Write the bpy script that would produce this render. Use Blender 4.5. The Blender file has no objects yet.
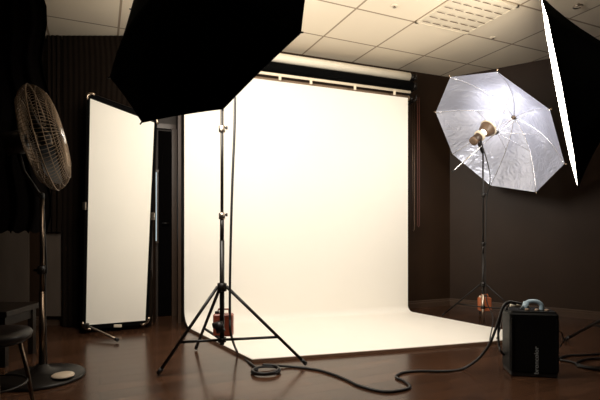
import bpy, math, random
from mathutils import Vector, Matrix
random.seed(7)
sc = bpy.context.scene
col = sc.collection
PI = math.pi
# ------------------------------------------------------------------ camera frame
CAM_H, YAW, FPX, HY = 0.96, math.radians(24), 450.0, 227.0
FW = Vector((math.sin(YAW), math.cos(YAW), 0)); RT = Vector((math.cos(YAW), -math.sin(YAW), 0)); UP = Vector((0, 0, 1))
def cw(X, h, z):            # metres right of, above floor, ahead of the camera -> world
    return FW*z + RT*X + UP*h
def W(px, py, z):           # what the photograph shows at (px, py), z metres ahead
    return cw((px-300)*z/FPX, CAM_H+(HY-py)*z/FPX, z)
def F(px, py, h=0.0):       # point on the floor (or at height h)
    return W(px, py, (CAM_H-h)*FPX/(py-HY))
H = 2.8

# ------------------------------------------------------------------ materials
def mat(name, c, rough=.6, metal=0.0, spec=.5, var=0.0, scale=8, bump=0.0, emit=None, estr=0, stretch=None, trans=0):
    m = bpy.data.materials.new(name); m.use_nodes = True
    nt = m.node_tree; b = nt.nodes['Principled BSDF']
    b.inputs['Base Color'].default_value = (*c, 1); b.inputs['Roughness'].default_value = rough
    b.inputs['Metallic'].default_value = metal; b.inputs['Specular IOR Level'].default_value = spec
    if var or bump:
        tc = nt.nodes.new('ShaderNodeTexCoord'); mp = nt.nodes.new('ShaderNodeMapping'); n = nt.nodes.new('ShaderNodeTexNoise')
        n.inputs['Scale'].default_value = scale; n.inputs['Detail'].default_value = 4
        if stretch: mp.inputs['Scale'].default_value = stretch
        nt.links.new(tc.outputs['Object'], mp.inputs[0]); nt.links.new(mp.outputs[0], n.inputs['Vector'])
        if var:
            r = nt.nodes.new('ShaderNodeValToRGB')
            r.color_ramp.elements[0].position = .3; r.color_ramp.elements[1].position = .7
            r.color_ramp.elements[0].color = (*[max(0, x*(1-var)) for x in c], 1)
            r.color_ramp.elements[1].color = (*[min(1, x*(1+var)) for x in c], 1)
            nt.links.new(n.outputs['Fac'], r.inputs[0]); nt.links.new(r.outputs[0], b.inputs['Base Color'])
        if bump:
            bp = nt.nodes.new('ShaderNodeBump'); bp.inputs['Strength'].default_value = bump; bp.inputs['Distance'].default_value = .01
            nt.links.new(n.outputs['Fac'], bp.inputs['Height']); nt.links.new(bp.outputs[0], b.inputs['Normal'])
    if emit:
        b.inputs['Emission Color'].default_value = (*emit, 1); b.inputs['Emission Strength'].default_value = estr
    return m
M = {}
M['wall'] = mat('dark_brown_paint', (.028, .0145, .0075), .5, spec=.25, var=.12, scale=3, bump=.05)
M['trim'] = mat('brown_trim_paint', (.066, .040, .026), .35, var=.1)
M['niche'] = mat('niche_paint', (.026, .0155, .0095), .6, var=.1)
M['door'] = mat('black_door_paint', (.002, .0015, .0015), .9, spec=.03, var=.1)
M['dado'] = mat('grey_brown_board', (.095, .072, .055), .5, var=.2, scale=5, stretch=(1, 1, .3))
M['paper'] = mat('cream_backdrop_paper', (.86, .825, .76), .75, spec=.25, var=.012, scale=1.5)
M['board'] = mat('backing_board_edge', (.16, .085, .05), .5, var=.15)
M['white_roll'] = mat('white_paper_roll', (.80, .73, .60), .6, var=.03)
M['taupe_roll'] = mat('taupe_paper_roll', (.24, .165, .11), .6, var=.05)
M['black'] = mat('black_fabric', (.002, .002, .002), .9, spec=.05, var=.15, scale=30)
M['curtain'] = mat('black_curtain_cloth', (.003, .0022, .002), .95, spec=.04, var=.2, scale=12)
M['curtain2'] = mat('dark_brown_curtain_cloth', (.010, .0065, .0045), .9, spec=.04, var=.1)
M['blackm'] = mat('black_painted_metal', (.007, .005, .004), .4, spec=.35, var=.1)
M['plastic'] = mat('black_plastic', (.003, .0028, .003), .5, spec=.2, var=.1)
M['steel'] = mat('dull_steel', (.45, .38, .31), .3, metal=1, var=.08)
M['chrome'] = mat('worn_chrome', (.42, .33, .25), .25, metal=1, var=.08)
M['ribm'] = mat('bright_rib_metal', (.85, .84, .86), .25, metal=.9, var=.03)
M['darkmetal'] = mat('tarnished_metal', (.14, .10, .07), .3, metal=1, var=.1)
M['fanwire'] = mat('fan_wire', (.22, .16, .11), .4, metal=1, var=.1)
M['cream'] = mat('cream_plastic', (.75, .66, .52), .4, var=.04)
M['darktan'] = mat('dark_bronze_metal', (.05, .028, .016), .4, var=.1)
M['tan'] = mat('tan_metal', (.13, .08, .048), .4, var=.1)
M['redbox'] = mat('dark_red_plastic', (.33, .07, .035), .35, var=.12)
M['orange'] = mat('orange_plastic', (.52, .15, .06), .4, var=.1)
M['teal'] = mat('blue_grey_plastic', (.30, .40, .47), .4, var=.08)
M['darkwood'] = mat('dark_stained_wood', (.010, .006, .004), .4, spec=.3, var=.25, scale=10, stretch=(1, 8, 8))
M['seat'] = mat('dark_brown_vinyl', (.010, .006, .005), .4, spec=.3, var=.15)
M['rubber'] = mat('black_rubber', (.009, .008, .008), .5, var=.1)
M['letter'] = mat('pale_grey_lettering', (.32, .325, .32), .5, var=.02)
M['cord'] = mat('reddish_cord', (.12, .035, .025), .6, var=.1)
M['wing'] = mat('reflector_cloth', (.90, .86, .77), .8, spec=.2, var=.01, scale=3)
M['base_highlight'] = mat('painted_base_highlight', (.55, .45, .34), .35, var=.1)  # pale colour standing in for the highlight on the fan base
M['oct_silver'] = mat('silver_lining', (.7, .68, .64), .35, metal=1, bump=.1, scale=40)
OCT_E, STRIP_E = 12.0, 12.0
M['diffuser'] = mat('glowing_diffuser', (.8, .8, .8), .8, var=.01, emit=(1, .93, .825), estr=OCT_E)
M['diffuser2'] = mat('glowing_strip_diffuser', (.8, .8, .8), .8, var=.01, emit=(1, .91, .77), estr=STRIP_E)
M['daylight'] = mat('daylit_pane', (.5, .6, .65), .3, var=.01, emit=(.62, .80, .86), estr=.38)
M['lamp'] = mat('glowing_flash_tube', (.9, .85, .8), .5, var=.01, emit=(1, .93, .85), estr=3)

def floor_mat():
    m = bpy.data.materials.new('dark_laminate_planks'); m.use_nodes = True
    nt = m.node_tree; b = nt.nodes['Principled BSDF']; N = nt.nodes.new; L = nt.links.new
    tc = N('ShaderNodeTexCoord'); br = N('ShaderNodeTexBrick')
    br.inputs['Scale'].default_value = 1; br.inputs['Brick Width'].default_value = 1.2; br.inputs['Row Height'].default_value = .13
    br.inputs['Mortar Size'].default_value = .003; br.inputs['Mortar Smooth'].default_value = .2; br.offset = .37
    br.inputs['Color1'].default_value = (.085, .040, .022, 1); br.inputs['Color2'].default_value = (.048, .022, .012, 1); br.inputs['Mortar'].default_value = (.012, .006, .004, 1)
    mp = N('ShaderNodeMapping'); mp.inputs['Scale'].default_value = (1.2, 22, 1)
    n = N('ShaderNodeTexNoise'); n.inputs['Scale'].default_value = 3; n.inputs['Detail'].default_value = 6
    mx = N('ShaderNodeMix'); mx.data_type = 'RGBA'; mx.blend_type = 'MULTIPLY'; mx.inputs[0].default_value = .6
    r = N('ShaderNodeValToRGB'); r.color_ramp.elements[0].color = (.45, .45, .45, 1); r.color_ramp.elements[1].color = (1.3, 1.25, 1.2, 1)
    r.color_ramp.elements[0].position = .3; r.color_ramp.elements[1].position = .7
    L(tc.outputs['Object'], br.inputs['Vector']); L(tc.outputs['Object'], mp.inputs[0]); L(mp.outputs[0], n.inputs['Vector'])
    L(n.outputs['Fac'], r.inputs[0]); L(br.outputs['Color'], mx.inputs[6]); L(r.outputs[0], mx.inputs[7]); L(mx.outputs[2], b.inputs['Base Color'])
    rr = N('ShaderNodeMapRange'); rr.inputs[3].default_value = .15; rr.inputs[4].default_value = .24
    L(n.outputs['Fac'], rr.inputs[0]); L(rr.outputs[0], b.inputs['Roughness']); b.inputs['Specular IOR Level'].default_value = .4
    bp = N('ShaderNodeBump'); bp.inputs['Strength'].default_value = .25; bp.inputs['Distance'].default_value = .002; bp.invert = True
    L(br.outputs['Fac'], bp.inputs['Height']); L(bp.outputs[0], b.inputs['Normal'])
    return m
M['floor'] = floor_mat()
TX0, TY0, TS = 2.58, 3.27, .605
def ceil_mat():
    m = bpy.data.materials.new('ceiling_tiles_in_grid'); m.use_nodes = True
    nt = m.node_tree; b = nt.nodes['Principled BSDF']; N = nt.nodes.new; L = nt.links.new
    tc = N('ShaderNodeTexCoord'); mp = N('ShaderNodeMapping')
    mp.inputs['Location'].default_value = (-TX0/TS + 20, -TY0/TS + 20, 0); mp.inputs['Scale'].default_value = (1/TS, 1/TS, 1)
    br = N('ShaderNodeTexBrick'); br.offset = 0; br.inputs['Scale'].default_value = 1
    br.inputs['Brick Width'].default_value = 1; br.inputs['Row Height'].default_value = 1
    br.inputs['Mortar Size'].default_value = .016; br.inputs['Mortar Smooth'].default_value = .1
    br.inputs['Color1'].default_value = (.80, .70, .55, 1); br.inputs['Color2'].default_value = (.76, .66, .52, 1); br.inputs['Mortar'].default_value = (.33, .25, .17, 1)
    L(tc.outputs['Object'], mp.inputs[0]); L(mp.outputs[0], br.inputs['Vector']); L(br.outputs['Color'], b.inputs['Base Color'])
    n = N('ShaderNodeTexNoise'); n.inputs['Scale'].default_value = 90; L(tc.outputs['Object'], n.inputs['Vector'])
    bp = N('ShaderNodeBump'); bp.inputs['Strength'].default_value = .1; bp.inputs['Distance'].default_value = .004
    L(n.outputs['Fac'], bp.inputs['Height']); L(bp.outputs[0], b.inputs['Normal']); b.inputs['Roughness'].default_value = .8
    return m
M['ceiling'] = ceil_mat()
def umb_mat():
    m = bpy.data.materials.new('silver_umbrella_cloth'); m.use_nodes = True
    nt = m.node_tree; b = nt.nodes['Principled BSDF']; N = nt.nodes.new; L = nt.links.new
    b.inputs['Base Color'].default_value = (.66, .70, .86, 1); b.inputs['Metallic'].default_value = .5; b.inputs['Roughness'].default_value = .28
    tc = N('ShaderNodeTexCoord'); n = N('ShaderNodeTexNoise'); n.inputs['Scale'].default_value = 6; n.inputs['Detail'].default_value = 6; n.inputs['Distortion'].default_value = 2.5
    L(tc.outputs['Object'], n.inputs['Vector'])
    bp = N('ShaderNodeBump'); bp.inputs['Strength'].default_value = .5; bp.inputs['Distance'].default_value = .03
    L(n.outputs['Fac'], bp.inputs['Height']); L(bp.outputs[0], b.inputs['Normal'])
    tr = N('ShaderNodeBsdfTranslucent'); tr.inputs['Color'].default_value = (.75, .76, .85, 1)
    mx = N('ShaderNodeMixShader'); mx.inputs[0].default_value = .08
    L(b.outputs[0], mx.inputs[1]); L(tr.outputs[0], mx.inputs[2]); L(mx.outputs[0], nt.nodes['Material Output'].inputs[0])
    return m
M['umb'] = umb_mat()

# ------------------------------------------------------------------ mesh building
def frame(n, up=UP):
    n = Vector(n).normalized(); a = Vector(up)
    if abs(n.dot(a)) > .98: a = Vector((1, 0, 0))
    u = a.cross(n).normalized(); return u, n.cross(u), n
class MB:
    def __init__(s): s.v = []; s.f = []; s.sm = []
    def add(s, vs, fs, smooth=False):
        k = len(s.v); s.v += [Vector(v) for v in vs]; s.f += [tuple(i+k for i in f) for f in fs]; s.sm += [smooth]*len(fs); return s
    def box(s, c, size, R=None, bev=0):
        c = Vector(c); hx, hy, hz = [x/2 for x in size]; R = R or Matrix.Identity(3)
        if bev <= 0:
            vs = [c+R@Vector((x*hx, y*hy, z*hz)) for x in (-1, 1) for y in (-1, 1) for z in (-1, 1)]
            return s.add(vs, [(0, 1, 3, 2), (4, 6, 7, 5), (0, 4, 5, 1), (2, 3, 7, 6), (0, 2, 6, 4), (1, 5, 7, 3)])
        # rounded vertical edges and chamfered top and bottom
        ring = []
        for (sx, sy, a0) in ((1, 1, 0), (-1, 1, 90), (-1, -1, 180), (1, -1, 270)):
            for k in range(4):
                a = math.radians(a0+k*30); ring.append((sx*(hx-bev), sy*(hy-bev), math.cos(a), math.sin(a)))
        lv = [(-hz, .45), (-hz+bev*.6, 1), (hz-bev*.6, 1), (hz, .45)]
        vs = [c+R@Vector((x+bev*t*ca, y+bev*t*sa, z)) for z, t in lv for (x, y, ca, sa) in ring]
        n = 16; fs = [(i*n+j, i*n+(j+1) % n, (i+1)*n+(j+1) % n, (i+1)*n+j) for i in range(3) for j in range(n)]
        fs += [tuple(reversed(range(n))), tuple(range(3*n, 4*n))]
        return s.add(vs, fs)
    def tube(s, pts, r, n=8, closed=False, caps=True):
        pts = [Vector(p) for p in pts]; m = len(pts); rs = r if isinstance(r, (list, tuple)) else [r]*m
        t0 = (pts[1]-pts[0]).normalized(); u, v, _ = frame(t0); vs = []
        for i, p in enumerate(pts):
            if closed: t = pts[(i+1) % m]-pts[i-1]
            else: t = pts[min(i+1, m-1)]-pts[max(i-1, 0)]
            t.normalize(); u = (u-t*u.dot(t)).normalized(); v = t.cross(u)
            vs += [p+(u*math.cos(2*PI*k/n)+v*math.sin(2*PI*k/n))*rs[i] for k in range(n)]
        mm = m if closed else m-1
        fs = [(i*n+k, i*n+(k+1) % n, ((i+1) % m)*n+(k+1) % n, ((i+1) % m)*n+k) for i in range(mm) for k in range(n)]
        s.add(vs, fs, True)
        if caps and not closed:
            k0 = len(s.v)-len(vs)
            s.f += [tuple(k0+k for k in reversed(range(n))), tuple(k0+(m-1)*n+k for k in range(n))]; s.sm += [False, False]
        return s
    def lathe(s, o, axis, prof, n=24, smooth=True):   # prof: (distance along axis, radius)
        o = Vector(o); u, v, w = frame(axis); vs = []
        for (t, r) in prof: vs += [o+w*t+(u*math.cos(2*PI*k/n)+v*math.sin(2*PI*k/n))*max(r, 1e-4) for k in range(n)]
        m = len(prof)
        fs = [(i*n+k, i*n+(k+1) % n, (i+1)*n+(k+1) % n, (i+1)*n+k) for i in range(m-1) for k in range(n)]
        fs += [tuple(reversed(range(n))), tuple((m-1)*n+k for k in range(n))]
        return s.add(vs, fs, smooth)
    def build(s, name, m, parent=None, loc=None, solid=0, off=-1):
        root = parent
        while root is not None and root.parent: root = root.parent
        base = root.location.copy() if root else (Vector(loc) if loc is not None else Vector((0, 0, 0)))
        me = bpy.data.meshes.new(name); me.from_pydata([v-base for v in s.v], [], s.f)
        me.validate(); me.materials.append(M[m] if isinstance(m, str) else m)
        for p, q in zip(me.polygons, s.sm): p.use_smooth = q
        me.update()
        o = bpy.data.objects.new(name, me); col.objects.link(o)
        if parent: o.parent = parent
        elif loc is not None: o.location = loc
        if solid:
            md = o.modifiers.new('Solidify', 'SOLIDIFY'); md.thickness = solid; md.offset = off
            es = o.modifiers.new('EdgeSplit', 'EDGE_SPLIT'); es.split_angle = math.radians(40)
        return o
def thing(name, loc, label, cat, group=None):
    o = bpy.data.objects.new(name, None); col.objects.link(o); o.location = loc; o.empty_display_size = .1
    return tag(o, label, cat, group)
def tag(o, label, cat, group=None):
    o['label'] = label; o['category'] = cat
    if group: o['group'] = group
    return o
def structure(o): o['kind'] = 'structure'; return o
def spline(P, n=8):
    P = [Vector(p) for p in P]; Q = [P[0]*2-P[1]]+P+[P[-1]*2-P[-2]]; out = []
    for i in range(1, len(Q)-2):
        a, b, c, d = Q[i-1:i+3]
        for k in range(n):
            t = k/n; out.append(.5*((2*b)+(c-a)*t+(2*a-5*b+4*c-d)*t*t+(3*b-3*c+d-a)*t**3))
    return out+[P[-1]]
def lerp(a, b, t): return a+(b-a)*t

# ------------------------------------------------------------------ the room
def wallseg(name, a, b, z0=0, z1=H, th=.1, m='wall', side=1):
    a = Vector((a[0], a[1], 0)); b = Vector((b[0], b[1], 0)); d = (b-a).normalized(); n = Vector((-d.y, d.x, 0))*side*th
    q = [a, b, b+n, a+n]
    mb = MB().add([p+UP*z0 for p in q]+[p+UP*z1 for p in q], [(0, 3, 2, 1), (4, 5, 6, 7), (0, 1, 5, 4), (1, 2, 6, 5), (2, 3, 7, 6), (3, 0, 4, 7)])
    return structure(mb.build(name, m))
WL = W(153, 227, 4.45); WL0 = W(-60, 227, 4.36)
CR = Vector((3.93, 4.30, 0)); R1 = Vector((5.28, 2.06, 0))
NX = .765
niche_l = W(153, 227, 4.36); 
XL = WL0.x
fl = MB().box((2, 1, -.05), (8.4, 9.4, .1)).build('floor', 'floor'); structure(fl)
cl = MB().box((2, 1, H+.05), (8.4, 9.4, .1)).build('ceiling', 'ceiling'); structure(cl)
wallseg('wall_back', (NX, 4.42), (CR.x+.03, CR.y))
wallseg('wall_right', (CR.x, CR.y), (R1.x, R1.y)); wallseg('wall_right_near', (R1.x, R1.y), (R1.x, -2.6))
wallseg('wall_left', (WL0.x, WL0.y), (WL.x, WL.y))
wallseg('wall_left_near', (XL, -2.6), (XL, WL0.y))
wallseg('wall_front', (XL, -2.6), (R1.x, -2.6), side=-1)
NB = 5.05     # the niche with the black door
wallseg('wall_niche_left', (WL.x, WL.y), (WL.x-.02, NB), m='niche')
wallseg('wall_niche_back', (WL.x-.1, NB), (NX+.1, NB), m='niche')
wallseg('wall_niche_right', (NX, NB), (NX, 4.47), m='niche')
# black door in the niche
def onY(px, y): z = y/(FW.y+(px-300)/FPX*RT.y); return z*FW.x+(px-300)/FPX*z*RT.x
x0, x1 = onY(158.5, NB-.03), onY(171, NB-.03)
d = MB().box(((x0+x1)/2, NB-.025, 1.0), (x1-x0, .05, 1.98)).build('door_1', 'door'); structure(d)
mb = MB()
for i in range(2):
    mb.box(((x0+x1)/2, NB-.055, .55+i*.9), ((x1-x0)*.7, .012, .7))
dp = mb.build('door_panel', 'door', d)
dh = MB().tube([(x1-.03, NB-.05, 1), (x1-.03, NB-.1, 1), (x1-.1, NB-.1, 1)], .008).build('door_handle', 'blackm', d)
structure(MB().box((x1+.06, NB-.03, 1.01), (.11, .06, 2.02)).box(((x0+x1)/2, NB-.03, 2.04), (x1-x0+.1, .06, .05)).build('trim_1', 'trim'))
# daylit slit window left of the door, in the niche's left wall side
wx0, wx1 = onY(150, NB-.012), onY(156.6, NB-.012)
zc = (NB-.012)/(FW.y+(151-300)/FPX*RT.y)
h0, h1 = CAM_H+(HY-241)*zc/FPX, CAM_H+(HY-172)*zc/FPX
wn = MB().box(((wx0+wx1)/2, NB-.012, (h0+h1)/2), (wx1-wx0, .012, h1-h0)).build('window_1', 'daylight'); structure(wn)
fb = MB()
for hh in (h0-.012, h1+.012): fb.box(((wx0+wx1)/2, NB-.02, hh), (wx1-wx0+.04, .03, .024))
fb.box((wx1+.008, NB-.02, (h0+h1)/2), (.012, .03, h1-h0))
fb.build('window_frame', 'trim', wn)
# pillar edge beside the backdrop
structure(MB().box((NX-.035, 4.62, H/2), (.03, .05, H)).build('trim_2', 'trim'))
# baseboards: a moulded board with a thin cap along each visible wall
def baseboard(name, a, b):
    a = Vector((a[0], a[1], 0)); b = Vector((b[0], b[1], 0)); d = (b-a).normalized(); n = Vector((d.y, -d.x, 0))
    pr = [(0, 0), (.018, 0), (.018, .055), (.010, .062), (.010, .078), (.004, .085), (0, .085)]
    vs = [p+n*u+UP*v for p in (a, b) for u, v in pr]; k = len(pr)
    fs = [(i, (i+1) % k, k+(i+1) % k, k+i) for i in range(k)]+[tuple(range(k)), tuple(reversed(range(k, 2*k)))]
    return structure(MB().add(vs, fs).build(name, 'trim'))
baseboard('baseboard_back', (NX, 4.42), (CR.x, CR.y)); baseboard('baseboard_right', (CR.x, CR.y), (R1.x, R1.y)); baseboard('baseboard_left', (WL0.x, WL0.y), (WL.x, WL.y))
# grey-brown boards on the lower left wall
def lowpanel(name, pa, pb, z, y0, y1):
    a, b = W(pa, 227, z), W(pb, 227, z); d = b-a; L = d.length; mid = (a+b)/2; mid.z = 0
    ang = math.atan2(d.y, d.x); R = Matrix.Rotation(ang, 3, 'Z'); hb, ht = CAM_H+(HY-y0)*z/FPX, CAM_H+(HY-y1)*z/FPX
    mb = MB().box(mid+UP*(hb+ht)/2, (L, .02, ht-hb))
    mb = MB(); mb.box(mid+UP*(hb+ht)/2, (L, .016, ht-hb), R)
    return structure(mb.build(name, 'dado'))
lowpanel('trim_3', -50, 29, 4.33, 309, 226); lowpanel('trim_4', 46, 62, 4.35, 316, 228)

# ceiling vent
vt = thing('ceiling_vent', (TX0+TS/2, TY0-TS/2, H-.01), 'square perforated air vent set in the tiled ceiling above the umbrella', 'vent')
MB().box((TX0+TS/2, TY0-TS/2, H-.006), (TS-.03, TS-.03, .012)).build('vent_plate', 'cream', vt)
mb = MB()
for i in range(5):
    for j in range(6):
        cx = TX0+.075+i*(TS-.15)/4; cy = TY0-TS+.07+j*(TS-.14)/5
        R = Matrix.Rotation(math.radians(35), 3, 'X')
        MB().box((cx, cy, H-.015), (.075, .03, .004), R).build('louvre', 'tan', vt)
mb = MB()
c = (TX0+TS/2, TY0-TS/2, H-.012)
for sx, sy, w, d_ in ((0, 1, TS-.01, .02), (0, -1, TS-.01, .02), (1, 0, .02, TS-.01), (-1, 0, .02, TS-.01)):
    mb.box((c[0]+sx*(TS-.03)/2, c[1]+sy*(TS-.03)/2, H-.008), (w, d_, .016))
mb.build('vent_frame', 'cream', vt)
def ceil_at(px, py): return W(px, py, (H-CAM_H)*FPX/(HY-py))
for px, py, nm, lb in ((394.5, 5.5, 'sprinkler_head', 'small round sprinkler head on the ceiling tile left of the vent'), (493, 37.5, 'smoke_detector', 'faint small round detector on the ceiling above the umbrella')):
    p = ceil_at(px, py); t = thing(nm, p, lb, 'ceiling fitting')
    MB().lathe(p, (0, 0, -1), [(0, .030), (.004, .030), (.006, .02), (.007, .012)], 20).build('cover_plate', 'cream', t)
    MB().lathe(p-UP*.007, (0, 0, -1), [(0, .010), (.008, .008), (.009, .014), (.012, .014)], 12).build('nozzle', 'steel', t)
p = ceil_at(578, 4)
t = thing('ceiling_ring', p, 'small dark open ring hook screwed into the ceiling at upper right', 'hook')
MB().lathe(p, (0, 0, -1), [(0, .012), (.012, .009), (.014, .004)], 12).build('screw_plate', 'steel', t)
MB().tube([p+Vector((.034*math.cos(a), .034*math.sin(a), -.022)) for a in [i*2*PI/20 for i in range(18)]], .006, 8).build('ring', 'steel', t)

# ------------------------------------------------------------------ backdrop
BL = Vector((.735, 4.355, 0)); BR = Vector((3.135, 4.09, 0)); FL = F(252, 362.5); FR = F(541, 339.5)
HB = 2.425
def sheet_strip(u, lift=0.0):     # profile of the paper across u in 0..1
    top = lerp(BL, BR, u); fr = lerp(FL, FR, u); d = fr-top; D = d.length; d.normalize(); R = lerp(.15, .07, min(1, u*2.5))
    HT = HB+.01-.06*u; pts = [top+UP*HT]
    for k in range(1, 6): pts.append(top+UP*lerp(HT, R, k/6))
    for k in range(0, 13):
        a = k/12*PI/2; pts.append(top+d*(R-R*math.cos(a))+UP*(R-R*math.sin(a)))
    bow = .018*(1-(2*u-1)**2)
    for k in range(1, 9): pts.append(top+d*(R+(D+bow-R)*k/8))
    return [p+UP*(.022) for p in pts]
mb = MB(); nu = 24; S = [sheet_strip(i/nu) for i in range(nu+1)]; k = len(S[0])
mb.add([p for s_ in S for p in s_], [(i*k+j, i*k+j+1, (i+1)*k+j+1, (i+1)*k+j) for i in range(nu) for j in range(k-1)], True)
bd = thing('paper_backdrop', (BL+BR)/2, 'wide cream seamless paper backdrop sweeping from the rollers down onto the floor', 'backdrop')
mb.build('paper_sweep', 'paper', bd, solid=.004, off=0)
# backing board under the floor part of the paper
mb = MB(); bo = []
for i in range(13):
    u = i/12; s_ = sheet_strip(u); a = s_[17]; b_ = s_[-1]; e = (b_-a).normalized()*.004; bo.append((Vector((a.x, a.y, 0)), Vector((b_.x, b_.y, 0))+Vector((e.x, e.y, 0))))
vs = [q+UP*h for (a, b_) in bo for q, h in ((a, .001), (b_, .001), (b_, .019), (a, .019))]
fs = [(i*4+j, i*4+(j+1) % 4, (i+1)*4+(j+1) % 4, (i+1)*4+j) for i in range(12) for j in range(4)]+[(0, 1, 2, 3), (51, 50, 49, 48)]
tag(MB().add(vs, fs).build('backing_board', 'board', loc=(FL+FR)/2), 'thin brown board edge lying on the floor under the front of the paper backdrop', 'board')
# rollers
dirb = (BR-BL).normalized(); nb = Vector((dirb.y, -dirb.x, 0))
def rail(off, h, e0=-.05, e1=.05): return BL+nb*off+dirb*e0+UP*(h+.01), BR+nb*off+dirb*e1+UP*(h-.05)
def roller(name, off, h, r, m, lb, cat, e1, knob=True, dh=0):
    a, b_ = rail(off, h, -.06, e1); b_ = b_+UP*dh
    if not knob:
        t = thing(name, (a+b_)/2, lb, cat, None); MB().tube([a, b_], r, 16).build('tube', m, t); return t
    t = thing(name, (a+b_)/2, lb, cat)
    MB().tube([a, b_], r, 24).build('roll', m, t)
    ax = (b_-a).normalized()
    MB().tube([b_, b_+ax*.02], r*.55, 14).tube([b_+ax*.02, b_+ax*.05], r*.8, 14).build('end_plug', 'blackm', t)
    return t
roller('backdrop_roller', -.036, 2.455, .030, 'taupe_roll', 'taupe shaded roller just above the paper that hangs from it, lowest of the rollers', 'roller', .03)
roller('backdrop_roller', .02, 2.580, .048, 'black', 'thick black fabric roll between the white roll and the cream rail', 'roller', .03)
roller('backdrop_roller', -.02, 2.700, .046, 'white_roll', 'rolled white paper on the topmost roller, right under the ceiling', 'roller', .03, dh=-.01)
t = roller('clip_rail', .05, 2.497, .014, 'cream', 'thin cream rail carrying four small clips in front of the rollers', 'rail', .0, knob=False)
for px in (280, 311, 355, 394.5):
    a, b_ = rail(.066, 2.497, 0, 0)
    u = (px/1.0-0); 
    # intersect the line of sight with the rail in plan
    dx = FW+RT*((px-300)/FPX); den = dx.x*dirb.y-dx.y*dirb.x; tt = (a.x*dirb.y-a.y*dirb.x)/den
    q = Vector((dx.x*tt, dx.y*tt, 0))
    MB().box(q+UP*(2.475-.06*(q-BL).dot(dirb)/(BR-BL).length), (.028, .010, .05), Matrix.Rotation(math.atan2(dirb.y, dirb.x), 3, 'Z'), .004).build('rail_clip', 'cream', t)
a, b_ = rail(0, 2.58)
hb = thing('roller_bracket', BR+dirb*.095+UP*2.44-nb*0, 'black wall bracket holding the right ends of the three backdrop rollers', 'bracket')
w0 = BR+dirb*.095
MB().box(w0-nb*.14+UP*2.57, (.05, .02, .36), Matrix.Rotation(math.atan2(dirb.y, dirb.x), 3, 'Z')).build('wall_plate', 'blackm', hb)
mb = MB()
for h in (2.455, 2.58, 2.69): mb.tube([w0-nb*.14+UP*(h-.085), w0+nb*.03+UP*(h-.07)], .012, 8).tube([w0+nb*.02+UP*(h-.07), w0+nb*.02+UP*(h-.02)], .010, 8)
mb.build('hook_arms', 'blackm', hb)
for px, m, lb, dd, h0_ in ((413.5, 'darkmetal', 'grey bead chain loop hanging beside the right edge of the backdrop', .03, .93), (418.5, 'cord', 'dark red pull cord hanging right of the grey chain', .045, .98)):
    zz = 5.14
    p = W(px, 227, zz); p.z = 0
    e = dirb*.011
    pts = [p+e+UP*2.44, p+e+UP*1.7, p+e+UP*h0_, p+UP*(h0_-.02), p-e+UP*h0_, p-e+UP*1.7, p-e+UP*2.44]
    tag(MB().tube(pts, .0028, 6).build('pull_chain', m, loc=p+UP*h0_), lb, 'chain')

# ------------------------------------------------------------------ octagon geometry helper (camera frame fit -> world)
def octo(px, py, z, R, a, b, r):
    C = W(px, py, z)
    n = Vector((math.sin(a)*math.cos(b), -math.sin(b), math.cos(a)*math.cos(b)))      # right, up, ahead
    u = Vector((0, 1, 0)).cross(n).normalized(); v = n.cross(u)
    tw = lambda q: RT*q.x+UP*q.y+FW*q.z
    ring = [C+tw(u*math.cos(r+k*PI/4)+v*math.sin(r+k*PI/4))*R for k in range(8)]
    return C, tw(n), ring
def shell(C, n, ring, depth, apex_r, steps=8, sag=.05, power=.5, sub=6):
    """eight-gored bowl from the rim to a small ring around the apex behind the rim"""
    mb = MB(); A = C-n*depth; rows = []
    for i in range(steps+1):
        t = i/steps                                   # 0 rim .. 1 apex
        row = []
        for k in range(8):
            for s_ in range(sub):
                w = s_/sub; p = lerp(ring[k], ring[(k+1) % 8], w)-C
                pull = 1-sag*4*w*(1-w)
                rad = lerp(1, apex_r, t)
                row.append(C+p*rad*pull-n*depth*(1-(1-t)**(1/power)) if False else C+p*rad*pull-n*depth*(1-rad**2)/(1-apex_r**2)*(1-.12*4*w*(1-w)*(1-t)*t))
        rows.append(row)
    N = 8*sub
    mb.add([p for r_ in rows for p in r_], [(i*N+j, i*N+(j+1) % N, (i+1)*N+(j+1) % N, (i+1)*N+j) for i in range(steps) for j in range(N)], True)
    return mb, rows
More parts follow.
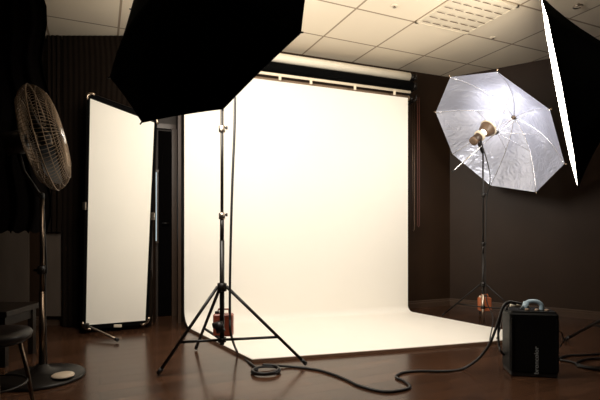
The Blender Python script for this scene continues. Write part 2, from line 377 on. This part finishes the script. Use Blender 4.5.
def light_stand(base, top_h, feet, collar_h, pole_m, lb, grips, rp=.014, knobm='steel', slen=.62, rleg=.011, brace_h=None, low=.14):
    """tripod stand: feet are world floor points"""
    t = thing('light_stand', base, lb, 'light stand')
    b = Vector(base)
    MB().tube([b+UP*low, b+UP*(collar_h+.30)], rp*1.15, 12).build('lower_tube', pole_m[0], t)
    MB().tube([b+UP*(collar_h+.28), b+UP*(grips[0])], rp, 12).build('middle_tube', pole_m[1], t)
    MB().tube([b+UP*(grips[0]-.02), b+UP*top_h], rp*.75, 12).build('upper_tube', pole_m[2], t)
    c = MB().lathe(b+UP*(collar_h-.03), UP, [(0, rp*1.3), (0, rp*2.2), (.05, rp*2.2), (.055, rp*1.3)], 14)
    c.build('leg_collar', 'blackm', t)
    for g in grips:
        gg = MB().lathe(b+UP*(g-.03), UP, [(0, rp*1.2), (.003, rp*1.5), (.04, rp*1.5), (.043, rp*1.2)], 14).build('clamp', knobm, t)
        MB().tube([b+UP*g, b+UP*g-RT*.0+RT*.032], .006, 8).tube([b+UP*g+RT*.026, b+UP*g+RT*.036], .011, 10).build('knob', 'blackm', gg)
    hub = b+UP*(brace_h if brace_h else collar_h*.4)
    MB().lathe(hub-UP*.015, UP, [(0, rp*1.3), (.002, rp*2), (.03, rp*2), (.032, rp*1.3)], 14).build('brace_hub', 'blackm', t)
    for f in feet:
        f = Vector(f); d_ = Vector((f.x-b.x, f.y-b.y, 0)).normalized(); s0 = b+UP*collar_h+d_*rp*2
        fe = f+UP*.014
        lg = MB().tube([s0, lerp(s0, fe, .97)], rleg, 10).build('leg', 'blackm', t)
        MB().tube([lerp(s0, fe, .94), fe], [rleg*1.3, rleg*1.25], 10).build('rubber_foot', 'rubber', lg)
        q = lerp(s0, fe, 1-(hub.z/collar_h)*.93)
        MB().tube([hub+d_*rp*1.5, q], rleg*.85, 6).build('brace', 'blackm', t)
    return t

# ------------------------------------------------------------------ octabox and its stand
C, n, ring = octo(204.3, 19.5, 2.5, .674, .448, .358, 3.566)
ox = thing('octagonal_softbox', C, 'large octagonal softbox seen from its black back, filling the top left of the picture', 'softbox')
mb, rows = shell(C, n, ring, .26, .10, sag=.012)
mb.build('black_shell', 'black', ox, solid=.004, off=0)
mb2 = MB(); A = C-n*.26
mb2.lathe(A-n*.035, n, [(0, .05), (.004, .075), (.03, .085), (.036, .085)], 24).build('speed_ring', 'blackm', ox)
mb3 = MB(); edge = []
for k in range(8):
    for s_ in range(6):
        w = s_/6; edge.append(C+(lerp(ring[k], ring[(k+1) % 8], w)-C)*(1-.012*4*w*(1-w)))
mb3.tube(edge, .006, 6, closed=True).build('rim_binding', 'black', ox)
for k in range(8):
    MB().tube([C+(ring[k]-C)*.985, C+(ring[k]-C)*1.03-n*.004], [.006, .004], 6).build('rod_tip', 'blackm', ox)
cin = C+n*.002
di = MB().add([cin+(p-C)*.965 for p in edge]+[cin+n*.004], [(i, (i+1) % 48, 48) for i in range(48)], False)
di.build('front_diffuser', 'diffuser', ox)
# stand and shaft
SB = cw((222-300)/FPX*2.95, 0, 2.95)
feet = [F(158, 376), F(306, 366), F(196, 350)]
light_stand(SB, 1.90, feet, .57, ('blackm', 'blackm', 'blackm'), 'black tripod light stand carrying the octagonal softbox in front of the backdrop', (1.04, 1.61), brace_h=.22, low=.19)
top = SB+UP*1.90
sh = thing('flash_head', top, 'flash head with black bracket joining the octagonal softbox to its stand', 'flash head')
MB().tube([top-UP*.06, top+UP*.05], .022, 12).build('bracket', 'blackm', sh)
q0 = C+n*.02
hd = (q0-(top+UP*.06)).normalized()
MB().tube([top+UP*.06-hd*.08, q0], .012, 10).build('mounting_shaft', 'steel', sh)
MB().lathe(top+UP*.06-hd*.06+UP*.05, hd, [(0, .035), (.005, .045), (.17, .045), (.175, .038)], 20).build('lamp_housing', 'blackm', sh)
# cable from the softbox down to the floor, coil, and along to the pack
def cable(name, pts, r, lb, m='rubber', n=8): 
    s_ = spline(pts, n)
    return tag(MB().tube(s_, r, 8).build(name, m, loc=s_[len(s_)//2]), lb, 'cable')
def fl_(px, py, h=.008): return F(px, py, h)
coilc = F(266, 373); cc = []
for i in range(22):
    a = PI*.75+i*2*PI/11; rr = .088+.006*math.sin(i); cc.append(coilc+RT*rr*math.cos(a)+FW*rr*.9*math.sin(a)+UP*(.010+.0009*i))
zc_ = 2.93
hang = [W(235, 97, 2.9), W(234.5, 130, 2.92), W(232.5, 180, 2.93), W(231, 230, 2.93), W(230, 280, 2.93), W(230, 315, 2.93), W(231, 334, 2.94)]
run = [fl_(238, 353), fl_(250, 363)]
P1 = hang+run+[cc[i] for i in range(0, 22)]
P1 += [fl_(290, 366.5), fl_(318, 370), fl_(340, 377), fl_(360, 386), fl_(384, 391.5), fl_(402, 390), fl_(410, 386.5), fl_(404, 381), fl_(396, 377), fl_(403, 372.5), fl_(420, 371), fl_(445, 371.2), fl_(462, 369), W(478, 359, 2.98), W(490, 343, 2.93), W(498, 322, 2.90), W(503, 307, 2.88), W(508, 302, 2.88), W(515, 302.5, 2.88), W(522, 304, 2.88)]
cable('power_cable', P1, .0085, 'long black cable from the softbox, coiled by the tripod, ending at the power pack', n=6)
cable('power_cable', [W(516, 304, 2.93), W(508, 303, 2.93), W(502, 310, 2.96), W(498.5, 328, 3.0), W(499, 345, 3.0), W(502, 353, 3.0), fl_(508, 358)], .0075, 'short black cable looping down the left side of the power pack')

# ------------------------------------------------------------------ hanging box weights on the two stands
def weight(c, w, d_, h, m, lb, hook):
    R = Matrix.Rotation(-YAW, 3, 'Z'); c = Vector(c)
    t = thing('stand_weight', c-UP*h/2, lb, 'weight')
    bo = MB().box(c, (w, d_, h), R, .014).build('shell', m, t)
    mb = MB()
    for s_ in (-1, 0, 1): mb.box(c+R@Vector((s_*w*.28, -d_/2-.002, -.01)), (w*.10, .006, h*.7), R)
    mb.build('front_ribs', m, t)
    MB().tube([c+R@Vector((-w*.3, 0, h/2)), c+R@Vector((-w*.25, 0, h/2+.03)), c+R@Vector((w*.25, 0, h/2+.03)), c+R@Vector((w*.3, 0, h/2))], .006, 8).build('carry_handle', m, t)
    MB().lathe(c+R@Vector((-w*.32, 0, h/2)), UP, [(0, .016), (.014, .016), (.016, .012)], 12).build('cap', 'blackm' if m != 'orange' else 'cream', t)
    MB().tube([c+UP*(h/2+.028), Vector(hook)+UP*.0], .003, 6).build('hanging_strap', 'black', t)
    return t
weight(W(223.5, 324.5, 3.08), .135, .07, .15, 'redbox', 'dark red plastic box weight behind the pole of the softbox tripod', SB+UP*.45+FW*.05)
MB_bk = MB().tube([W(213, 326, 2.93), W(220, 324, 2.93)], .02, 10).tube([W(218, 322, 2.93), W(221, 332, 2.93)], .03, 10)
tag(MB_bk.build('cable_clamp', 'blackm', loc=W(219, 327, 2.93)), 'small black clamp gripping the lower pole in front of the dark red box', 'clamp')

# ------------------------------------------------------------------ silver umbrella, its stand and flash head
C2, n2, ring2 = octo(493.6, 135.3, 4.4, .700, .664, 0, 0)[0], None, None
C2, n2, ring2 = octo(493.6, 135.3, 4.4, .708, -1.895, .664, -4.844)
DEP = .32
um = thing('photo_umbrella', C2-n2*DEP, 'open silver photo umbrella glowing bluish white near the right corner of the room', 'umbrella')
mb, rows = shell(C2, n2, ring2, DEP, .02, steps=12, sag=.0, sub=8)
mb.build('canopy', 'umb', um)
for k in range(8):
    pts = [rows[i][k*8]+n2*.006 for i in range(13)]
    rb = MB().tube(pts, .0035, 6).build('rib', 'ribm', um)
    MB().tube([ring2[k], C2+(ring2[k]-C2)*1.035], [.006, .008], 8).build('rib_tip', 'chrome', rb)
hub = C2-n2*DEP
for k in range(8):
    MB().tube([hub+n2*.27, rows[6][k*8]+n2*.008], .0028, 6).build('stretcher', 'ribm', um)
MB().tube([hub-n2*.05, hub+n2*.92], .006, 8).build('shaft', 'ribm', um)
MB().lathe(hub+n2*.25, n2, [(0, .010), (.002, .016), (.04, .016), (.042, .010)], 12).build('runner', 'blackm', um)
MB().lathe(hub-n2*.01, n2, [(0, .014), (.002, .022), (.03, .022), (.032, .012)], 12).build('hub_cap', 'darkmetal', um)
MB().lathe(hub+n2*.90, n2, [(0, .008), (.002, .011), (.03, .011), (.032, .006)], 10).build('shaft_tip', 'blackm', um)
# flash head: reflector opens towards the umbrella
hc = hub+n2*.47+UP*.115
fh = thing('flash_head', hc, 'brown and cream strobe head aimed into the silver umbrella', 'flash head')
aim = -n2
MB().lathe(hc-aim*.02, aim, [(-.125, .030), (-.12, .040), (-.05, .042), (-.04, .036)], 24).build('lamp_housing', 'darktan', fh)
MB().lathe(hc-aim*.02, aim, [(-.145, .024), (-.143, .043), (-.13, .046), (-.12, .044)], 24).build('rear_cap', 'tan', fh)
MB().lathe(hc-aim*.02, aim, [(-.055, .048), (-.05, .056), (-.03, .056), (-.025, .045)], 24).build('locking_ring', 'cream', fh)
# bowl reflector: open lathe
u_, v_, w_ = frame(aim); mb = MB(); prof = [(-.012, .045), (.01, .062), (.04, .072), (.06, .078), (.07, .081)]; NN = 28; vs = []
for tt, rr in prof: vs += [hc+w_*tt+(u_*math.cos(2*PI*k/NN)+v_*math.sin(2*PI*k/NN))*rr for k in range(NN)]
mb.add(vs, [(i*NN+k, i*NN+(k+1) % NN, (i+1)*NN+(k+1) % NN, (i+1)*NN+k) for i in range(len(prof)-1) for k in range(NN)], True)
mb.build('bowl_reflector', 'tan', fh, solid=.003)
MB().tube([hc+w_*.07+(u_*math.cos(2*PI*k/NN)+v_*math.sin(2*PI*k/NN))*.081 for k in range(NN)], .008, 8, closed=True).build('reflector_rim', 'cream', fh)
MB().lathe(hc, aim, [(-.03, .022), (.0, .03), (.03, .03), (.045, .022), (.05, .004)], 18).build('flash_tube', 'lamp', fh)
S2 = cw((483-300)/FPX*4.43, 0, 4.43)
grip = hc-aim*.09
MB().tube([grip-UP*.02, Vector((S2.x, S2.y, grip.z-.13))], [.02, .016], 10).build('tilt_bracket', 'blackm', fh)
feet2 = [F(442, 317), S2+RT*.42-FW*.12, S2+RT*.16+FW*.48]
for f in feet2: f.z = 0
light_stand(S2, grip.z-.10, feet2, .40, ('blackm', 'blackm', 'blackm'), 'thin black light stand under the silver umbrella behind the power pack', (.80, 1.28), rp=.011, rleg=.008, knobm='blackm', brace_h=.17)
MB().tube([S2+UP*.015, S2+UP*.30], .014, 10).build('centre_tube', 'steel', bpy.data.objects['light_stand.001'])
weight(W(484.5, 304, 4.52), .12, .07, .135, 'orange', 'small orange plastic box weight on the umbrella stand', S2+UP*.38+FW*.03)
cable('hanging_cable', [grip-UP*.02+RT*.03, W(490, 175, 4.2), W(486.5, 200, 4.27), W(485.5, 240, 4.28), W(485.5, 275, 4.28), W(486.5, 300, 4.27), W(493, 318, 3.9), fl_(490, 341, .03), fl_(497, 338, .03), W(503, 318, 3.1), W(509, 305, 2.98), W(519, 303.5, 2.95)], .005, 'thin black cable running from the umbrella strobe down to the power pack')

# ------------------------------------------------------------------ right softbox seen edge on
def side_softbox():
    top_, bot = Vector((541.3, -4, 0)), Vector((578.5, 186, 0)); z = 3.25
    T, B = W(542, -3, z+.0), W(578.5, 186.5, z)
    C = (T+B)/2; v = (T-B).normalized(); R = (T-B).length/2
    view = (C-Vector((0, 0, CAM_H))).normalized()
    m = view.cross(v).normalized()                     # normal with the disc exactly edge on
    if m.dot(RT) > 0: m = -m
    m = Matrix.Rotation(0, 3, v)@m
    # open the face a little towards the camera
    w = v.cross(m).normalized()
    ang = math.radians(4.0)
    m2 = m*math.cos(ang)-view*math.sin(ang); m2 = (m2-v*m2.dot(v)).normalized()
    w = v.cross(m2).normalized()
    return C, m2, v, w, R
C3, n3, v3, w3, R3 = side_softbox()
ring3 = [C3+(v3*math.cos(k*PI/4)+w3*math.sin(k*PI/4)*.42)*R3 for k in range(8)]
sx = thing('octagonal_softbox', C3, 'black softbox at the right edge, its lit face seen as a thin white sliver', 'softbox')
def cone(C, n, ring, depth, apex_r, steps=6, sub=4, bulge=.0):
    mb = MB(); rows = []
    for i in range(steps+1):
        t = i/steps; rad = lerp(1, apex_r, t); row = []
        for k in range(8):
            for s_ in range(sub):
                w = s_/sub; row.append(C+(lerp(ring[k], ring[(k+1) % 8], w)-C)*rad-n*depth*(t+bulge*t*(1-t)))
        rows.append(row)
    N = 8*sub
    return mb.add([p for r_ in rows for p in r_], [(i*N+j, i*N+(j+1) % N, (i+1)*N+(j+1) % N, (i+1)*N+j) for i in range(steps) for j in range(N)], True)
cone(C3, n3, ring3, .45, .12, bulge=-.3).build('black_shell', 'black', sx, solid=.004, off=0)
MB().add([C3+n3*.006+(p-C3)*.985 for p in ring3], [tuple(range(8))]).build('front_diffuser', 'diffuser2', sx)
MB().tube(ring3, .006, 6, closed=True).build('rim_binding', 'black', sx)
A3 = C3-n3*.45
MB().lathe(A3-n3*.04, n3, [(0, .08), (.004, .10), (.04, .10), (.05, .09)], 24).build('speed_ring', 'blackm', sx)
f3 = thing('flash_head', A3-n3*.06, 'strobe head on the back of the right hand softbox, beyond the frame', 'flash head')
MB().lathe(A3-n3*.30, n3, [(0, .05), (.01, .065), (.24, .065), (.255, .05)], 20).build('lamp_housing', 'blackm', f3)
S3 = Vector((A3.x, A3.y, 0))-Vector((n3.x, n3.y, 0))*.15
MB().tube([A3-n3*.15-UP*.04, S3+UP*(A3.z-.12)], .018, 10).build('tilt_bracket', 'blackm', f3)
ft = F(565.5, 341); d0 = (ft-S3); d0.z = 0; Rz = lambda a: Matrix.Rotation(a, 3, 'Z')
feet3 = [ft, S3+Rz(2*PI/3)@d0, S3+Rz(-2*PI/3)@d0]
light_stand(S3, A3.z-.10, feet3, .55, ('blackm', 'blackm', 'blackm'), 'black light stand of which one leg shows at the right edge behind the power pack', (1.0, 1.35), brace_h=.2)

# ------------------------------------------------------------------ power pack
PZ = 2.86; pc = W(529.5, 377, PZ+.10); pc.z = 0
RP = Matrix.Rotation(-YAW-math.radians(9), 3, 'Z'); PW, PD, PH = .295, .19, .415
pk = thing('power_pack', pc, 'black studio power pack with a blue grey handle standing on the floor at right', 'power pack')
def pp(x, y, z): return pc+RP@Vector((x, y, z))
MB().box(pp(0, 0, .02+PH/2-.01), (PW, PD, PH-.03), RP, .018).build('body', 'plastic', pk)
MB().box(pp(0, 0, .018), (PW*.96, PD*.94, .03), RP, .01).build('base', 'rubber', pk)
MB().box(pp(0, -.0, PH-.002), (PW*.92, PD*.86, .012), RP, .005).build('control_panel', 'plastic', pk)
for i, x in enumerate((-.06, .0, .06)): MB().lathe(pp(x+.03, -.045, PH+.002), UP, [(0, .014), (.012, .013), (.014, .009)], 12).build('dial', 'taupe_roll', pk)
for s_ in (-1, 1):
    MB().box(pp(s_*PW*.46, -PD/2-.002, PH*.5), (.012, .006, PH*.8), RP).build('front_edge_strip', 'plastic', pk)
hp = [pp(-.025, 0, PH), pp(-.025, 0, PH+.035), pp(.0, 0, PH+.055), pp(.045, 0, PH+.055), pp(.072, 0, PH+.035), pp(.075, 0, PH)]
MB().tube(spline(hp, 5), .014, 10).build('carry_handle', 'teal', pk)
MB().tube([pp(-.032, -.0, PH-.005), pp(-.018, 0, PH+.052)], [.026, .018], 12).build('handle_foot', 'teal', pk)
MB().tube([pp(-.125, -.02, PH+.035), pp(-.06, -.02, PH+.03)], .014, 10).build('cable_plug', 'cream', pk)
MB().tube([W(557, 330, PZ+.05), W(562, 333, PZ+.05), W(564, 341, PZ+.05), W(560, 347, PZ+.05), W(556, 346, PZ+.05)], .004, 6).build('side_loop', 'blackm', pk)
# lettering
cu = bpy.data.curves.new('pack_lettering', 'FONT'); cu.body = 'broncolor'; cu.size = .060; cu.extrude = .001; cu.align_x = 'LEFT'
to = bpy.data.objects.new('pack_lettering_curve', cu); col.objects.link(to)
dg = bpy.context.evaluated_depsgraph_get(); me = bpy.data.meshes.new_from_object(to.evaluated_get(dg)); bpy.data.objects.remove(to)
# text +X runs up, text +Y points left on the pack's front
ex = UP; ey = RP@Vector((-1, 0, 0)); o0 = pp(.022, -PD/2-.0015, .022)
xs = [v.co.x for v in me.vertices]; L_ = max(xs)-min(xs); sc_ = .175/L_
nf = RP@Vector((0, -1, 0))
for v in me.vertices:
    q = v.co.copy(); v.co = (o0+ex*(q.x*sc_)+ey*(q.y*sc_*.85)+nf*q.z)-pc
me.materials.append(M['letter']); me.name = 'lettering'
lo = bpy.data.objects.new('lettering', me); col.objects.link(lo); lo.parent = pk
# loose cables at the right
cable('power_cable', [pp(PW*.3, PD/2+.012, .12), pp(PW*.45, PD/2+.05, .03), fl_(566, 356), fl_(580, 355), fl_(600, 354), fl_(640, 352)], .008, 'black cable on the floor leaving the back of the power pack to the right')
cable('power_cable', [fl_(560, 360), fl_(572, 362), fl_(583, 366), fl_(600, 367.5), fl_(618, 364), fl_(606, 359), fl_(592, 358.5), fl_(580, 361), fl_(577, 365), fl_(590, 368.5), fl_(625, 370), fl_(650, 366)], .008, 'black cable lying in a flat loop at the right edge of the floor')

# ------------------------------------------------------------------ free standing reflector panel
TL, TR, BLp, BRp = W(87, 92, 4.03), W(157.5, 117, 4.25), W(82.5, 329.5, 4.03), W(148.5, 324, 4.25)
rf = thing('reflector_panel', (BLp+BRp)/2, 'tall white reflector panel in a black frame leaning by the left wall', 'reflector')
rx = (BRp-BLp).normalized(); ry = (TL-BLp).normalized(); rn = rx.cross(ry).normalized()
if rn.dot(FW) > 0: rn = -rn
def quad_in(d1, d2, d3, d4):  # inset by left, right, bottom, top
    return [BLp+rx*d1+ry*d3, BRp-rx*d2+ry*d3, TR-rx*d2-ry*d4, TL+rx*d1-ry*d4]
def rounded(q, r, n=5):
    out = []
    for i in range(4):
        a, b_, c_ = q[i-1], q[i], q[(i+1) % 4]; p0 = b_+(a-b_).normalized()*r; p1 = b_+(c_-b_).normalized()*r
        for k in range(n+1):
            t = k/n; out.append(p0*(1-t)**2+b_*2*t*(1-t)+p1*t*t)
    return out
fr_ = rounded(quad_in(.012, .012, .012, .012), .055)
MB().tube(fr_, .013, 10, closed=True).build('tubular_frame', 'blackm', rf)
def slab(q, off, th, mb=None):
    mb = mb or MB(); N = len(q)
    vs = [p+rn*off for p in q]+[p+rn*(off-th) for p in q]
    return mb.add(vs, [tuple(range(N)), tuple(reversed(range(N, 2*N)))]+[(i, (i+1) % N, N+(i+1) % N, N+i) for i in range(N)])
bq = quad_in(.004, .004, .0, .006)
N_ = rounded([bq[0], bq[1], bq[2]-rx*.0, bq[3]], .04)
slab(N_, .016, .032).build('black_border', 'black', rf)
slab(quad_in(.028, .03, .04, .06), .019, .002).build('white_fabric', 'wing', rf)
for h in (.52,):
    for a, b_ in ((BLp, TL), (BRp, TR)):
        c = lerp(a, b_, h); MB().box(c+rn*.02, (.03, .03, .07), Matrix.Rotation(-YAW, 3, 'Z'), .006).build('frame_clip', 'steel', rf)
# bright metal corner brackets where the tube shows
for a, b_, c_ in ((TL, TR, BLp), (TR, TL, BRp), (BLp, TL, BRp), (BRp, BLp, TR)):
    p0 = a+(b_-a).normalized()*.07; p1 = a+(c_-a).normalized()*.07
    pts = [p0*(1-t)**2+a*2*t*(1-t)+p1*t*t for t in [i/6 for i in range(7)]]
    MB().tube([p+rn*.012 for p in pts], .014, 8).build('corner_tube', 'chrome', rf)
mb_ = lerp(BLp, BRp, .52); MB().box(mb_+rn*.03+UP*.012, (.07, .02, .025), Matrix.Rotation(-YAW, 3, 'Z'), .006).build('bottom_latch', 'cream', rf)
s1 = BLp+UP*.04+rx*.03+rn*.03; e1 = F(117, 341, .014)
lg = MB().tube([s1, e1+UP*.012], .011, 8).build('foot_bar', 'steel', rf)
MB().tube([lerp(s1, e1, .96)+UP*.012, e1+UP*.010+(e1-s1).normalized()*.01], .015, 8).build('rubber_foot', 'rubber', lg)
MB().box(s1+rn*.01, (.05, .05, .04), None, .01).build('leg_joint', 'blackm', rf)

# ------------------------------------------------------------------ fan
fb_ = F(42, 378); FZ = 432/(378-HY)
fan = thing('pedestal_fan', fb_, 'dark wire cage pedestal fan on a round base at the left', 'fan')
MB().lathe(fb_, UP, [(0, .25), (.012, .253), (.022, .243), (.030, .21), (.045, .12), (.06, .05), (.09, .03)], 48).build('base', 'blackm', fan)
MB().tube([fb_+UP*.05, fb_+UP*.55], .018, 14).build('lower_pole', 'darkmetal', fan)
MB().tube([fb_+UP*.53, fb_+UP*1.15], .013, 14).build('upper_pole', 'darkmetal', fan)
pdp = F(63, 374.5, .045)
fp = MB().lathe(pdp-UP*.012, UP, [(0, .05), (.006, .068), (.014, .062), (.02, .04), (.022, .005)], 24).build('highlight_disc', 'base_highlight', fan); fp['label'] = 'pale oval disc painted as a highlight'  # added pale disc imitates light reflected on the base dome
cl_ = MB().lathe(fb_+UP*.66, UP, [(0, .016), (.003, .027), (.05, .027), (.055, .016)], 14).build('height_collar', 'blackm', fan)
MB().tube([fb_+UP*.685, fb_+UP*.685-RT*.05], .008, 8).build('knob', 'blackm', cl_)
cable_ = MB().tube(spline([fb_+UP*1.1+RT*.01, fb_+UP*.7+RT*.03, fb_+UP*.64+RT*.022, fb_+UP*.3+RT*.024, fb_+UP*.08+RT*.03], 6), .004, 6).build('fan_cord', 'rubber', fan)
fc = W(44, 138.5, FZ)
fn = (RT*.885+UP*.223+FW*.318).normalized(); fu, fv, _ = frame(fn); RF = .335; dF, dB = .11, -.10
def ringp(rad, off, k, N): a = 2*PI*k/N; return fc+fn*off+(fu*math.cos(a)+fv*math.sin(a))*rad
def grille(sgn, name):
    mb = MB(); NW = 84; dd = dF if sgn > 0 else dB
    for k in range(NW):
        pts = [ringp(.05, dd, k, NW), ringp(.16, dd*.98, k+1.2, NW), ringp(.26, dd*.80, k+2, NW), ringp(.32, dd*.35, k+2.2, NW), ringp(RF, 0, k+2.2, NW)]
        mb.tube(spline(pts, 2), .0017, 4, caps=False)
    for rad, off in ((.12, dd), (.20, dd*.93), (.27, dd*.76), (.315, dd*.4)):
        mb.tube([ringp(rad, off, k, 40) for k in range(40)], .0024, 5, closed=True)
    return mb.build(name, 'fanwire', fan)
grille(1, 'front_grille'); grille(-1, 'rear_grille')
MB().tube([ringp(RF, 0, k, 56) for k in range(56)], .0045, 8, closed=True).build('cage_rim', 'fanwire', fan)
MB().lathe(fc+fn*(dF-.004), fn, [(0, .05), (.003, .055), (.010, .052), (.014, .03)], 24).build('hub_badge', 'ribm', fan)
MB().lathe(fc+fn*(dB-.13), fn, [(0, .04), (.01, .07), (.10, .075), (.13, .055), (.14, .03)], 24).build('motor_housing', 'blackm', fan)
MB().lathe(fc-fn*.03, fn, [(0, .03), (.01, .045), (.06, .045), (.07, .02)], 20).build('blade_hub', 'blackm', fan)
for b in range(3):
    mb = MB(); vs = []; a0 = b*2*PI/3+.4
    for i in range(7):
        r = .045+i*.042; wd = .32+.55*math.sin(min(1, i/5)*PI/1.7)
        for j in range(5):
            w = j/4-.5; a = a0+w*wd*1.3; vs.append(fc+fn*(w*.085*(1-.4*i/6)+.0)+(fu*math.cos(a)+fv*math.sin(a))*r)
    mb.add(vs, [(i*5+j, i*5+j+1, (i+1)*5+j+1, (i+1)*5+j) for i in range(6) for j in range(4)], True)
    mb  .build('fan_blade', 'plastic', fan, solid=.002)
nk = fb_+UP*1.14; mpos = fc+fn*(dB-.06)
yk = MB().tube(spline([nk, nk+UP*.03, fc-UP*(RF+.02)-fn*.02], 4), .014, 8)
yk.tube([nk, lerp(nk, mpos, .5)-fn*.03, mpos], .013, 8)
yk.build('yoke', 'blackm', fan)

# ------------------------------------------------------------------ stool, low table, curtains at lower left
stc = cw((-9-300)/FPX*2.25, 0, 2.25)
st = thing('stool', stc, 'dark round stool with metal legs at the lower left corner', 'stool')
sh_ = CAM_H-(331-HY)*2.25/FPX
MB().lathe(stc+UP*(sh_-.05), UP, [(0, .15), (.006, .175), (.03, .182), (.045, .172), (.052, .12), (.054, .01)], 32).build('seat', 'seat', st)
MB().tube([stc+UP*(sh_-.052)+Vector((.15*math.cos(a), .15*math.sin(a), 0)) for a in [i*2*PI/28 for i in range(28)]], .008, 6, closed=True).build('seat_ring', 'blackm', st)
for i in range(4):
    a = math.radians(20+i*90); d_ = Vector((math.cos(a), math.sin(a), 0))
    MB().tube([stc+d_*.12+UP*(sh_-.055), stc+d_*.16+UP*.2, stc+d_*.19+UP*.008], .010, 8).build('leg', 'darkmetal', st)
MB().tube([stc+UP*.17+Vector((.155*math.cos(a), .155*math.sin(a), 0)) for a in [i*2*PI/28 for i in range(28)]], .006, 6, closed=True).build('foot_ring', 'blackm', st)
tz = 3.25; tc_ = cw((-34-300)/FPX*tz, 0, tz); th_ = CAM_H-(306.5-HY)*tz/FPX
RTb = Matrix.Rotation(-YAW, 3, 'Z')
tb = thing('low_table', tc_, 'low dark table behind the stool, under the black curtain', 'table')
MB().box(tc_+UP*(th_-.02), (.86, .42, .04), RTb, .006).build('table_top', 'darkwood', tb)
MB().box(tc_+UP*(th_-.075), (.78, .34, .07), RTb).build('apron', 'darkwood', tb)
for sx_ in (-1, 1):
    for sy_ in (-1, 1):
        MB().box(tc_+RTb@Vector((sx_*.38, sy_*.16, 0))+UP*(th_-.04)/2, (.04, .04, th_-.04), RTb).build('leg', 'darkwood', tb)
def curtain(px0, px1, z, y_bot, top, lb, wave=.03, nf_=9, cm='curtain', rod=True):
    a, b_ = W(px0, 227, z), W(px1, 227, z); a.z = b_.z = 0; d_ = (b_-a); L = d_.length; d_.normalize(); nn = Vector((d_.y, -d_.x, 0))
    hb = CAM_H+(HY-y_bot)*z/FPX; N = nf_*10; rows = 14; vs = []
    for j in range(rows+1):
        h = lerp(hb, top, j/rows)
        for i in range(N+1):
            u = i/N; amp = wave*(1-.35*j/rows); ph = .5*math.sin(j*.45+u*3)
            edge_ = min(1, L)*(.035*math.sin(j*1.1)-.10*max(0, j/rows-.80)*5*.55)*u
            vs.append(a+d_*(L*u+edge_)+nn*amp*math.sin(u*nf_*2*PI+ph)+UP*(h+(.012*math.sin(u*nf_*4*PI) if j == 0 and rod else 0)))
    cu_ = thing('curtain', (a+b_)/2+UP*hb, lb, 'curtain')
    MB().add(vs, [(j*(N+1)+i, j*(N+1)+i+1, (j+1)*(N+1)+i+1, (j+1)*(N+1)+i) for j in range(rows) for i in range(N)], True).build('curtain_cloth', cm, cu_, solid=.003, off=0)
    if rod: MB().tube([a-d_*.02+UP*(top-.02), b_-d_*.06+UP*(top-.02)], .012, 10).build('curtain_rod', 'blackm', cu_)
    return cu_
curtain(-110, 47, 3.47, 232, 2.79, 'black pleated curtain hanging from the ceiling at the left behind the fan')
curtain(47, 62, 4.30, 232, 2.79, 'narrow dark curtain with a raised hem above the grey brown board', wave=.012, nf_=3, cm='curtain2', rod=False)
curtain(62.6, 151, 4.305, 326.5, 2.79, 'wide dark curtain reaching the floor behind the white reflector panel', wave=.004, nf_=16, cm='curtain2', rod=False)

# ------------------------------------------------------------------ lights
def area(name, loc, d_, size, power, colr, shape='DISK', spread=PI):
    l = bpy.data.lights.new(name, 'AREA'); l.shape = shape; l.size = size; l.energy = power; l.color = colr; l.spread = spread
    o = bpy.data.objects.new(name, l); col.objects.link(o); o.location = loc
    o.rotation_euler = Vector(d_).to_track_quat('-Z', 'Y').to_euler(); return o
sp = bpy.data.lights.new('umbrella_flash', 'SPOT'); sp.energy = 7; sp.spot_size = math.radians(165); sp.spot_blend = .6; sp.shadow_soft_size = .05; sp.color = (1, .93, .88)
so = bpy.data.objects.new('umbrella_flash', sp); col.objects.link(so); so.location = hc+aim*.085; so.rotation_euler = aim.to_track_quat('-Z', 'Y').to_euler()
w = bpy.data.worlds.new('World'); sc.world = w; w.use_nodes = True
w.node_tree.nodes['Background'].inputs[0].default_value = (.9, .7, .5, 1); w.node_tree.nodes['Background'].inputs[1].default_value = .01

# ------------------------------------------------------------------ camera
cam = bpy.data.cameras.new('camera'); co = bpy.data.objects.new('camera', cam); col.objects.link(co)
cam.sensor_width = 36; cam.lens = 36*FPX/600; cam.shift_y = (HY-200)/600; cam.clip_start = .05
co.location = (0, 0, CAM_H); co.rotation_euler = (PI/2, 0, -YAW); sc.camera = co
sc.view_settings.view_transform = 'Standard'; sc.view_settings.look = 'None'; sc.view_settings.gamma = 1
sc.view_settings.use_curve_mapping = False; sc.view_settings.exposure = .47
sc.cycles.max_bounces = 10; sc.cycles.diffuse_bounces = 6
